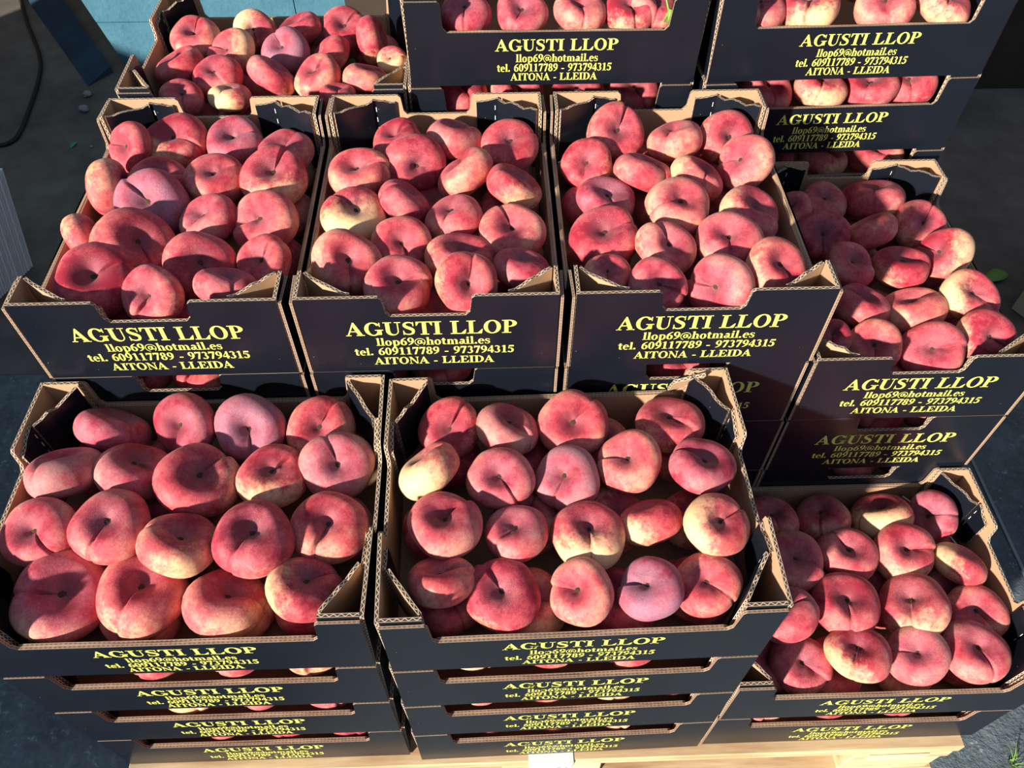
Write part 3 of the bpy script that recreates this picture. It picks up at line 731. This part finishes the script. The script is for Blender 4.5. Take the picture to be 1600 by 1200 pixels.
(1,2,0.5321,0.5805,0.5818,0.0409,-0.588,0.245,0.771,0.269,0.958,-0.0985,0.10,2.43,0.05),
(1,3,0.5951,0.5511,0.5831,0.0385,0.529,0.23,0.817,-0.81,-0.15,0.567,0.40,2.00,0.05),
(2,0,0.3881,0.4972,0.5825,0.0412,0.297,-0.147,0.943,-0.833,0.442,0.332,0.85,2.53,0.00),
(2,1,0.4536,0.5231,0.5825,0.0361,0.614,0.333,0.716,-0.709,-0.167,0.685,0.10,-0.34,0.20),
(2,2,0.5184,0.4967,0.5767,0.0382,-0.215,0.139,0.967,-0.351,-0.935,0.0564,0.05,1.97,0.20),
(2,3,0.5946,0.4651,0.5788,0.0415,0.0302,-0.184,0.982,-0.417,0.891,0.18,0.15,1.11,0.10),
(3,0,0.3872,0.4073,0.5862,0.0410,0.377,-0.399,0.836,0.12,-0.874,-0.471,0.02,-0.00,0.05),
(3,1,0.4549,0.4451,0.579,0.0369,0.0484,-0.497,0.867,0.357,-0.802,-0.479,0.02,-0.37,0.10),
(3,2,0.5272,0.4186,0.5783,0.0433,0.118,0.144,0.983,0.99,-0.0945,-0.105,0.30,-3.04,0.00),
(4,0,0.455,0.3672,0.5825,0.0401,0.0935,-0.145,0.985,0.988,0.135,-0.0739,0.10,2.93,0.20),
(4,1,0.5358,0.3571,0.5972,0.0373,0.191,-0.727,0.659,0.194,0.686,0.701,0.30,1.75,0.00),
(4,2,0.6029,0.3931,0.5844,0.0344,0.103,0.298,0.949,0.956,-0.293,-0.0122,0.02,-1.12,0.25),
],
'C': [
(0,0,0.7428,0.6669,0.5825,0.0422,0.155,-0.531,0.833,0.317,0.825,0.468,0.20,1.50,0.05),
(0,1,0.8232,0.645,0.5834,0.0400,-0.132,0.366,0.921,-0.54,-0.806,0.243,0.05,1.93,0.10),
(0,2,0.8993,0.6565,0.5814,0.0395,0.22,-0.672,0.707,-0.442,-0.715,-0.542,0.20,-1.18,0.05),
(1,0,0.6935,0.6064,0.574,0.0360,-0.0893,-0.547,0.832,-0.234,-0.801,-0.551,0.35,1.42,0.00),
(1,1,0.7684,0.5793,0.5798,0.0394,0.298,0.295,0.908,0.741,-0.671,-0.0245,0.10,-2.65,0.15),
(1,2,0.8402,0.5657,0.5792,0.0366,0.482,0.177,0.858,-0.128,-0.954,0.27,0.38,-1.70,0.00),
(1,3,0.9146,0.5897,0.5857,0.0391,-0.698,-0.346,0.627,-0.706,0.475,-0.524,0.20,3.14,0.10),
(2,0,0.7158,0.5313,0.5732,0.0385,0.136,0.0272,0.99,0.15,-0.989,0.00653,0.20,1.09,0.60),
(2,1,0.8027,0.5002,0.5858,0.0432,0.192,-0.214,0.958,-0.928,-0.356,0.107,0.10,-0.50,0.10),
(2,2,0.8988,0.5,0.5714,0.0421,0.243,-0.0505,0.969,0.815,-0.532,-0.232,0.45,-2.89,0.05),
(3,0,0.7014,0.4535,0.578,0.0442,-0.163,-0.225,0.961,0.952,0.22,0.213,0.10,-0.65,0.05),
(3,1,0.7763,0.4262,0.5825,0.0374,0.201,-0.396,0.896,-0.512,0.737,0.441,0.20,0.91,0.15),
(3,2,0.8557,0.4345,0.5824,0.0416,-0.226,-0.101,0.969,-0.111,-0.986,-0.128,0.10,1.06,0.20),
(4,0,0.7005,0.3807,0.5812,0.0302,-0.077,0.0177,0.997,-0.112,-0.994,0.00896,0.02,-0.00,0.10),
(4,1,0.7562,0.36,0.5841,0.0342,0.105,-0.546,0.831,0.911,-0.283,-0.301,0.02,-1.16,0.30),
(4,2,0.8299,0.3594,0.5825,0.0396,-0.646,-0.614,0.453,-0.753,0.611,-0.244,0.10,1.81,0.30),
(4,3,0.8973,0.3757,0.5928,0.0382,0.236,-0.314,0.919,0.248,-0.895,-0.37,0.30,-2.03,0.00),
],
'D': [
(0,0,1.019,0.6378,0.4652,0.0289,-0.383,-0.161,0.91,-0.308,-0.906,-0.29,0.00,0.00,0.30),
(0,1,1.073,0.6604,0.4568,0.0373,-0.00131,-0.105,0.995,-0.956,0.291,0.0293,0.02,1.84,0.30),
(0,2,1.153,0.6662,0.4577,0.0463,-0.0866,0.427,0.9,-0.412,-0.838,0.358,0.15,1.16,0.20),
(0,3,1.204,0.6067,0.4561,0.0383,-0.0338,-0.561,0.827,0.527,0.694,0.491,0.35,2.55,0.10),
(1,0,1.051,0.5828,0.4594,0.0385,-0.313,-0.474,0.823,-0.12,-0.84,-0.53,0.02,0.00,0.25),
(1,1,1.125,0.59,0.4588,0.0406,-0.362,0.533,0.765,-0.931,-0.244,-0.27,0.30,-0.47,0.10),
(2,0,1.069,0.5153,0.4633,0.0371,0.101,-0.167,0.981,0.953,-0.268,-0.144,0.02,-1.23,0.15),
(2,1,1.145,0.5154,0.4588,0.0399,-0.0753,0.161,0.984,0.874,-0.464,0.143,0.25,-2.14,0.05),
(2,2,1.219,0.5371,0.4614,0.0404,-0.787,-0.181,0.59,-0.478,0.783,-0.397,0.45,-2.76,0.00),
(3,0,1.064,0.4398,0.4587,0.0374,0.283,0.0924,0.955,-0.802,0.569,0.183,0.02,2.45,0.20),
(3,1,1.138,0.4385,0.4514,0.0428,-0.378,0.366,0.851,0.922,0.0595,0.384,0.10,2.58,0.00),
(3,2,1.213,0.4447,0.4689,0.0380,0.0292,-0.299,0.954,0.641,-0.727,-0.248,0.62,-2.56,0.00),
(4,0,1.007,0.382,0.4625,0.0251,-0.278,-0.0686,0.958,-0.226,-0.965,-0.135,0.02,-0.00,0.10),
(4,1,1.061,0.3716,0.4548,0.0360,-0.315,-0.497,0.809,-0.0715,-0.837,-0.542,0.02,-0.00,0.00),
(4,2,1.135,0.3612,0.4541,0.0408,-0.509,-0.295,0.808,0.86,-0.2,0.469,0.15,2.97,0.15),
(4,3,1.21,0.3755,0.4618,0.0377,0.0714,-0.65,0.757,0.792,-0.424,-0.439,0.35,-2.53,0.05),
],
'BL': [
(0,0,0.09754,0.9499,0.5772,0.0423,-0.071,-0.261,0.963,0.3,0.915,0.27,0.30,2.96,0.10),
(0,1,0.1901,0.9619,0.5825,0.0352,0.0911,-0.619,0.78,0.215,-0.753,-0.622,0.80,-2.03,0.00),
(0,2,0.2607,0.9703,0.5804,0.0386,-0.289,0.138,0.947,-0.696,-0.71,-0.108,0.15,2.39,0.10),
(0,3,0.3353,0.9711,0.58,0.0397,-0.0604,-0.35,0.935,0.726,0.627,0.281,0.30,2.48,0.05),
(0,4,0.3834,0.9243,0.5859,0.0377,0.95,0.0228,0.311,0.282,-0.486,-0.827,0.40,-0.02,0.15),
(1,0,0.08925,0.8698,0.5756,0.0409,-0.393,0.044,0.918,0.845,0.41,0.342,0.00,-2.65,0.00),
(1,1,0.1637,0.9022,0.5808,0.0383,-0.387,-0.601,0.699,-0.871,0.488,-0.062,0.50,-2.70,0.05),
(1,2,0.2487,0.8992,0.5833,0.0392,-0.301,-0.428,0.852,-0.373,0.875,0.308,0.00,2.52,1.00),
(1,3,0.3176,0.89,0.5767,0.0382,-0.74,-0.0672,0.669,0.555,0.502,0.664,0.02,-2.99,0.00),
(1,4,0.4171,0.8743,0.5798,0.0230,-0.283,-0.496,0.821,0.958,-0.107,0.265,0.90,-1.79,0.00),
(2,0,0.1547,0.8323,0.5783,0.0399,-0.237,-0.104,0.966,0.538,-0.842,0.0412,0.15,-1.46,0.10),
(2,1,0.2385,0.8283,0.5825,0.0378,0.55,0.314,0.774,0.803,0.0538,-0.593,0.35,-0.00,0.25),
(2,2,0.3094,0.8201,0.5852,0.0377,-0.423,-0.223,0.878,0.647,0.604,0.465,0.35,2.52,0.00),
(2,3,0.3816,0.8155,0.5825,0.0358,0.301,0.293,0.907,0.907,0.206,-0.367,0.00,-0.97,0.05),
(3,0,0.1161,0.7733,0.5816,0.0309,0.241,-0.25,0.938,0.198,-0.933,-0.3,0.00,-0.00,0.10),
(3,1,0.1861,0.7736,0.581,0.0316,0.0828,0.308,0.948,-0.339,-0.886,0.318,0.85,-0.94,0.00),
(3,2,0.3445,0.7696,0.5856,0.0263,0.0618,0.256,0.965,0.156,-0.957,0.244,0.10,0.00,0.00),
],
}

def rowname(r, n): return 'back row' if r == 0 else ('front row' if r == n-1 else ORD[r]+' row from back')
for b, rows in TOP.items():
    nr = max(r[0] for r in rows)+1
    for (r, c, x, y, z, R, n0, n1, n2, s0, s1, s2, ye, ph, pu) in rows:
        peach((x, y, z), R, (n0, n1, n2), (s0, s1, s2), ye, ph, pu, f'{look(ye, pu)} flat peach, {ORD[c]} from left in {rowname(r, nr)}, {WHERE[b]}', f'peaches in the {WHERE[b]}', S[b][max(S[b])])
# lower layer, glimpsed between the upper fruit
BOXES = {'FL': (XL, 0, W, D, 4), 'FM': (XM, 0, W, D, 4), 'FR': (XR, 0, W, D, 2), 'A': (XA, YM, D, W, 5), 'B': (XB, YM, D, W, 5), 'C': (XC, YM, D, W, 5), 'D': (XD, YM, D, W, 4), 'BL': (XBL, YB, W, D, 5)}
fr = random.Random(21)
for b, (x0, y0, w, d, lv) in BOXES.items():
    nx, ny = (4, 3) if w > d else (3, 4)
    for i in range(nx):
        for j in range(ny):
            px = x0+w*(i+.5)/nx+fr.uniform(-.003, .003); py = y0+d*(j+.5)/ny+fr.uniform(-.003, .003)
            peach((px, py, (lv-1)*H+.0045+.036), .041, (fr.uniform(-.12, .12), fr.uniform(-.12, .12), 1), (fr.uniform(-1, 1), fr.uniform(-1, 1), 0), fr.choice((.05, .05, .2, .5)), fr.uniform(-3, 3), .1,
                  f'shaded red flat peach of the lower layer in the {WHERE[b]}', f'lower layer peaches in the {WHERE[b]}', S[b][max(S[b])], False)
# fruit showing through the slots of the lower crates: (front y, level, [(x, yellow, purple)], phrase)
SLOTS = [
 (0, 3, [(.075, .5, .1), (.168, .1, .1), (.258, .05, .3), (.347, .35, 0)], 'second crate, front left stack'),
 (0, 2, [(.075, .1, 0), (.166, .6, 0), (.257, .1, .2), (.344, .05, .2)], 'third crate, front left stack'),
 (0, 1, [(.090, .1, .1), (.178, .1, .2), (.266, .1, 0), (.352, .1, .1)], 'bottom crate, front left stack'),
 (0, 3, [(.535, .55, 0), (.623, .3, 0), (.711, .1, .1), (.799, .55, 0)], 'second crate, front middle stack'),
 (0, 2, [(.532, .1, 0), (.617, .2, 0), (.704, .6, 0), (.790, .05, .1)], 'third crate, front middle stack'),
 (0, 1, [(.550, .2, 0), (.635, .3, 0), (.721, .5, 0), (.803, .1, 0)], 'bottom crate, front middle stack'),
 (0, 1, [(.935, .2, 0), (1.026, .1, .1), (1.115, .05, .1), (1.202, .05, .1)], 'bottom crate, front right stack'),
 (YB, 6, [(.536, .02, .3), (.570+.044, .05, .2), (.694, .05, .1), (.765, .3, .05), (.815, .2, .3)], 'topmost crate, back middle stack'),
 (YB, 5, [(.520, .02, .2), (.610, .02, .1), (.700, .02, .2), (.790, .02, .3)], 'second crate, back middle stack'),
 (YB+.004, 6, [(.940, .05, .2), (1.017, .5, 0), (1.122, .1, .1), (1.207, .4, .1)], 'topmost crate, back right stack'),
 (YB+.004, 5, [(.985, .02, .3), (1.068, .4, .1), (1.147, .1, .2), (1.222, .1, .1)], 'second crate, back right stack'),
 (YB+.004, 4, [(1.02, .05, .2), (1.11, .5, .2), (1.20, .1, .2)], 'third crate, back right stack'),
 (YM, 3, [(1.03, .02, .2), (1.111, .05, .1), (1.192, .05, .1)], 'second crate, rightmost middle-rank stack'),
 (YM, 2, [(1.03, .02, .2), (1.115, .02, .3), (1.198, .02, .1)], 'third crate, rightmost middle-rank stack'),
 (YM, 4, [(.105, .02, .1), (.190, .02, 0), (.275, .02, 0)], 'second crate, leftmost middle-rank stack'),
 (YM, 4, [(.412, .02, .1), (.497, .02, 0), (.582, .02, 0)], 'second crate, second middle-rank stack'),
 (YM, 4, [(.722, .02, .1), (.802, .3, 0), (.886, .1, 0)], 'second crate, third middle-rank stack'),
]
KEYS = ['FL', 'FL', 'FL', 'FM', 'FM', 'FM', 'FR', 'BM', 'BM', 'BR', 'BR', 'BR', 'D', 'D', 'A', 'B', 'C']
for key, (y0, lv, lst, phrase) in zip(KEYS, SLOTS):
    for i, (x, ye, pu) in enumerate(lst):
        R = .0405 if len(lst) < 5 else .036
        sl = YB <= y0
        peach((x, y0+.0495, (lv-1)*H+(.078 if sl else (.077 if y0 == 0 else .074))), R, (fr.uniform(-.3, .3), fr.uniform(-.45, .1), 1), (fr.uniform(-.7, .7), -1, 0), ye, fr.uniform(-.8, .8), pu,
              f'{look(ye, pu)} flat peach, {ORD[i]} from left in slot, {phrase}', f'peaches in the slot of {phrase}', S[key][lv])
# the rows behind them in the two open top crates
for key, x0, phrase in (('BM', XBM, 'topmost crate, back middle stack'), ('BR', XBR, 'topmost crate, back right stack')):
    for j, (rn, dy) in enumerate((('second row', .142), ('rear row', .235))):
        for i in range(4):
            ye = fr.choice((.05, .1, .3, .5)); pu = fr.choice((0, .1, .3))
            peach((x0+.068+.088*i+fr.uniform(-.004, .004), YB+dy+fr.uniform(-.003, .003), 5*H+.078), .041, (fr.uniform(-.3, .3), fr.uniform(-.3, .2), 1), (fr.uniform(-.7, .7), -1, 0), ye, fr.uniform(-3, 3), pu,
                  f'{look(ye, pu)} flat peach, {ORD[i]} from left in {rn}, {phrase}', f'peaches behind the slot of {phrase}', S[key][6])
# leafy green stalk in the top back middle crate
LEAF = mat_plain('green_leaf', (.16, .28, .05), .6, .3, .3, 30)
def tube(bm, pts, r, n=6):
    rings = []
    for i, p in enumerate(pts):
        d = (Vector(pts[min(i+1, len(pts)-1)])-Vector(pts[max(i-1, 0)])).normalized()
        a = d.orthogonal().normalized(); b = d.cross(a)
        rings.append([bm.verts.new(Vector(p)+(a*math.cos(6.2832*k/n)+b*math.sin(6.2832*k/n))*r) for k in range(n)])
    for u, v in zip(rings, rings[1:]):
        for k in range(n): bm.faces.new((u[k], u[(k+1) % n], v[(k+1) % n], v[k]))
    bm.faces.new(rings[0][::-1]); bm.faces.new(rings[-1])
bm = bmesh.new(); tube(bm, [(.806, .752, 6*H-.044), (.811, .752, 6*H-.03), (.806, .756, 6*H-.016), (.808, .762, 6*H-.004)], .0016)
tube(bm, [(.812, .749, 6*H-.044), (.8125, .750, 6*H-.026)], .003)
tag(link('leaf_stalk', to_mesh(bm, 'leaf_stalk', [LEAF], True)), 'thin green stalk beside the peaches in the top back middle crate', 'stalk')

# ------------------------------------------------------------------ things lying about
CABLE = mat_plain('black_rubber', (.012, .013, .015), .6, .3, .2)
def spline(pts, n=8):
    out = []
    for i in range(len(pts)-1):
        p0, p1, p2, p3 = (Vector(pts[max(i-1, 0)]), Vector(pts[i]), Vector(pts[i+1]), Vector(pts[min(i+2, len(pts)-1)]))
        for k in range(n):
            t = k/n; out.append(.5*(2*p1+(p2-p0)*t+(2*p0-5*p1+4*p2-p3)*t*t+(3*p1-p0-3*p2+p3)*t**3))
    out.append(Vector(pts[-1])); return out
bm = bmesh.new()
tube(bm, spline([(x, y, GZ+.006) for x, y in ((-1.12, 2.66), (-1.02, 2.45), (-.90, 2.22), (-.855, 2.08), (-.825, 1.90), (-.812, 1.78), (-.825, 1.735), (-.87, 1.725), (-1.0, 1.76))]), .006, 8)
tag(link('black_cable', to_mesh(bm, 'black_cable', [CABLE], True)), 'black cable curving across the floor behind the left crates', 'cable')
# bundle of pale sheets leaning at the left edge
SHEET = mat_plain('pale_sheet', (.78, .82, .86), .6, .3, .06)
b0 = tag(link('sheet_bundle', None, None, (-.585, 1.217, GZ)), 'bundle of pale sheets standing on edge at the left picture edge', 'sheets')
for i in range(26):
    bm = bmesh.new(); y = -i*.0072-.005
    x1 = -.018*(i/8)**1.2 if i < 30 else -.05
    x1 += random.uniform(-.0015, .0015)
    ln = [(x1-.28, y, 0), (x1, y, 0), (x1, y+.0045, 0), (x1-.28, y+.0045, 0)]
    lean = (.060, .010, .285+random.uniform(-.003, .003))
    lo = [bm.verts.new(p) for p in ln]; hi = [bm.verts.new((p[0]+lean[0], p[1]+lean[1], lean[2])) for p in ln]
    bm.faces.new(lo[::-1]); bm.faces.new(hi)
    for k in range(4): bm.faces.new([lo[k], lo[(k+1) % 4], hi[(k+1) % 4], hi[k]])
    bmesh.ops.recalc_face_normals(bm, faces=bm.faces)
    link('sheet', to_mesh(bm, 'sheet', [SHEET]), b0)
# kraft box at the right edge
cb = tag(link('cardboard_box', None, None, (1.99, .98, GZ)), 'plain brown cardboard box at the right edge of the floor', 'box'); cb.rotation_euler = (0, 0, .5)
BOXK = mat_kraft('box_card', (.40, .32, .19), (.50, .40, .25))
bm = bmesh.new()
for a in ((-.15, .15, -.10, -.096), (-.15, .15, .096, .10), (-.15, -.146, -.0958, .0958), (.146, .15, -.0958, .0958)): box(bm, *a, .003, .16)
link('walls', to_mesh(bm, 'walls', [BOXK]), cb)
bm = bmesh.new(); box(bm, -.1455, .1455, -.0955, .0955, .0, .003); link('base', to_mesh(bm, 'base', [BOXK]), cb)
bm = bmesh.new(); box(bm, -.15, -.002, -.10, .10, .161, .164); link('flap', to_mesh(bm, 'flap', [BOXK]), cb)
bm = bmesh.new(); box(bm, .002, .15, -.10, .10, .161, .164); link('flap', to_mesh(bm, 'flap', [BOXK]), cb)
def leaf(name, loc, s, rz, label, mat=LEAF):
    bm = bmesh.new(); n = 8; L = []; Rr = []; Cc = []
    for i in range(n+1):
        t = i/n; w = .28*math.sin(math.pi*t)**.8; z = .18*math.sin(t*2.6)+.004
        Cc.append(bm.verts.new((t-.5, 0, z))); L.append(bm.verts.new((t-.5, w+.001, z+.06*w))); Rr.append(bm.verts.new((t-.5, -w-.001, z+.10*w)))
    for i in range(n):
        bm.faces.new((Cc[i], Cc[i+1], L[i+1], L[i])); bm.faces.new((Rr[i], Rr[i+1], Cc[i+1], Cc[i]))
    g = bmesh.ops.extrude_face_region(bm, geom=list(bm.faces))
    for v in g['geom']:
        if isinstance(v, bmesh.types.BMVert): v.co.z += .03
    bmesh.ops.recalc_face_normals(bm, faces=bm.faces)
    o = link(name, to_mesh(bm, name, [mat], True), None, loc); o.scale = (s, s, s); o.rotation_euler = (0, 0, rz)
    return tag(o, label, 'leaf')
leaf('fallen_leaf', (1.815, 1.10, GZ), .07, .3, 'long green leaf on the floor beside the cardboard box')
leaf('fallen_leaf', (-.639, 1.723, GZ), .028, 1.2, 'small bright green leaf scrap on the dark left floor', mat_plain('bright_leaf', (.05, .30, .10), .6, .3, .2))
STONE = mat_plain('pale_stone', (.22, .22, .21), .9, .1, .3, 40)
def stone(loc, s, label, k):
    r = random.Random(k); bm = bmesh.new(); bmesh.ops.create_icosphere(bm, subdivisions=2, radius=1)
    for v in bm.verts: v.co *= r.uniform(.8, 1.15); v.co.z *= .6
    mz = min(v.co.z for v in bm.verts)
    for v in bm.verts: v.co.z -= mz
    o = link('pebble', to_mesh(bm, 'pebble', [STONE]), None, loc); o.scale = (s, s, s)
    tag(o, label, 'stone')
stone((-.675, 1.985, GZ), .013, 'small pale pebble on the floor beside the shaded dark blue band', 1)
stone((-.66, 1.90, GZ), .015, 'larger pale pebble on the floor left of the back left crate', 2)
stone((-.585, 1.715, GZ), .005, 'tiny pale pebble beside the green leaf scrap', 3)
bm = bmesh.new(); gr = random.Random(5)
tuft = tag(link('grass_tuft', None, None, (1.385, -.005, GZ)), 'small green weed tuft on the floor beyond the pallet corner', 'weed')
for k in range(14):
    a = gr.uniform(0, 6.28); l = gr.uniform(.015, .035); bm = bmesh.new()
    p = Vector((gr.uniform(-.006, .006), gr.uniform(-.006, .006), 0)); d = Vector((math.cos(a), math.sin(a), 0))
    s = d.cross(Vector((0, 0, 1)))*.0012
    pts = [p+d*l*.25*t+d*l*.55*t*t+Vector((0, 0, l*.8*(t-.35*t*t))) for t in (0, .35, .7, 1)]
    L = [bm.verts.new(q+s*(1-i/3.3)) for i, q in enumerate(pts)]; Q = [bm.verts.new(q-s*(1-i/3.3)) for i, q in enumerate(pts)]
    for i in range(3): bm.faces.new((L[i], L[i+1], Q[i+1], Q[i]))
    link('blade', to_mesh(bm, 'blade', [LEAF]), tuft)
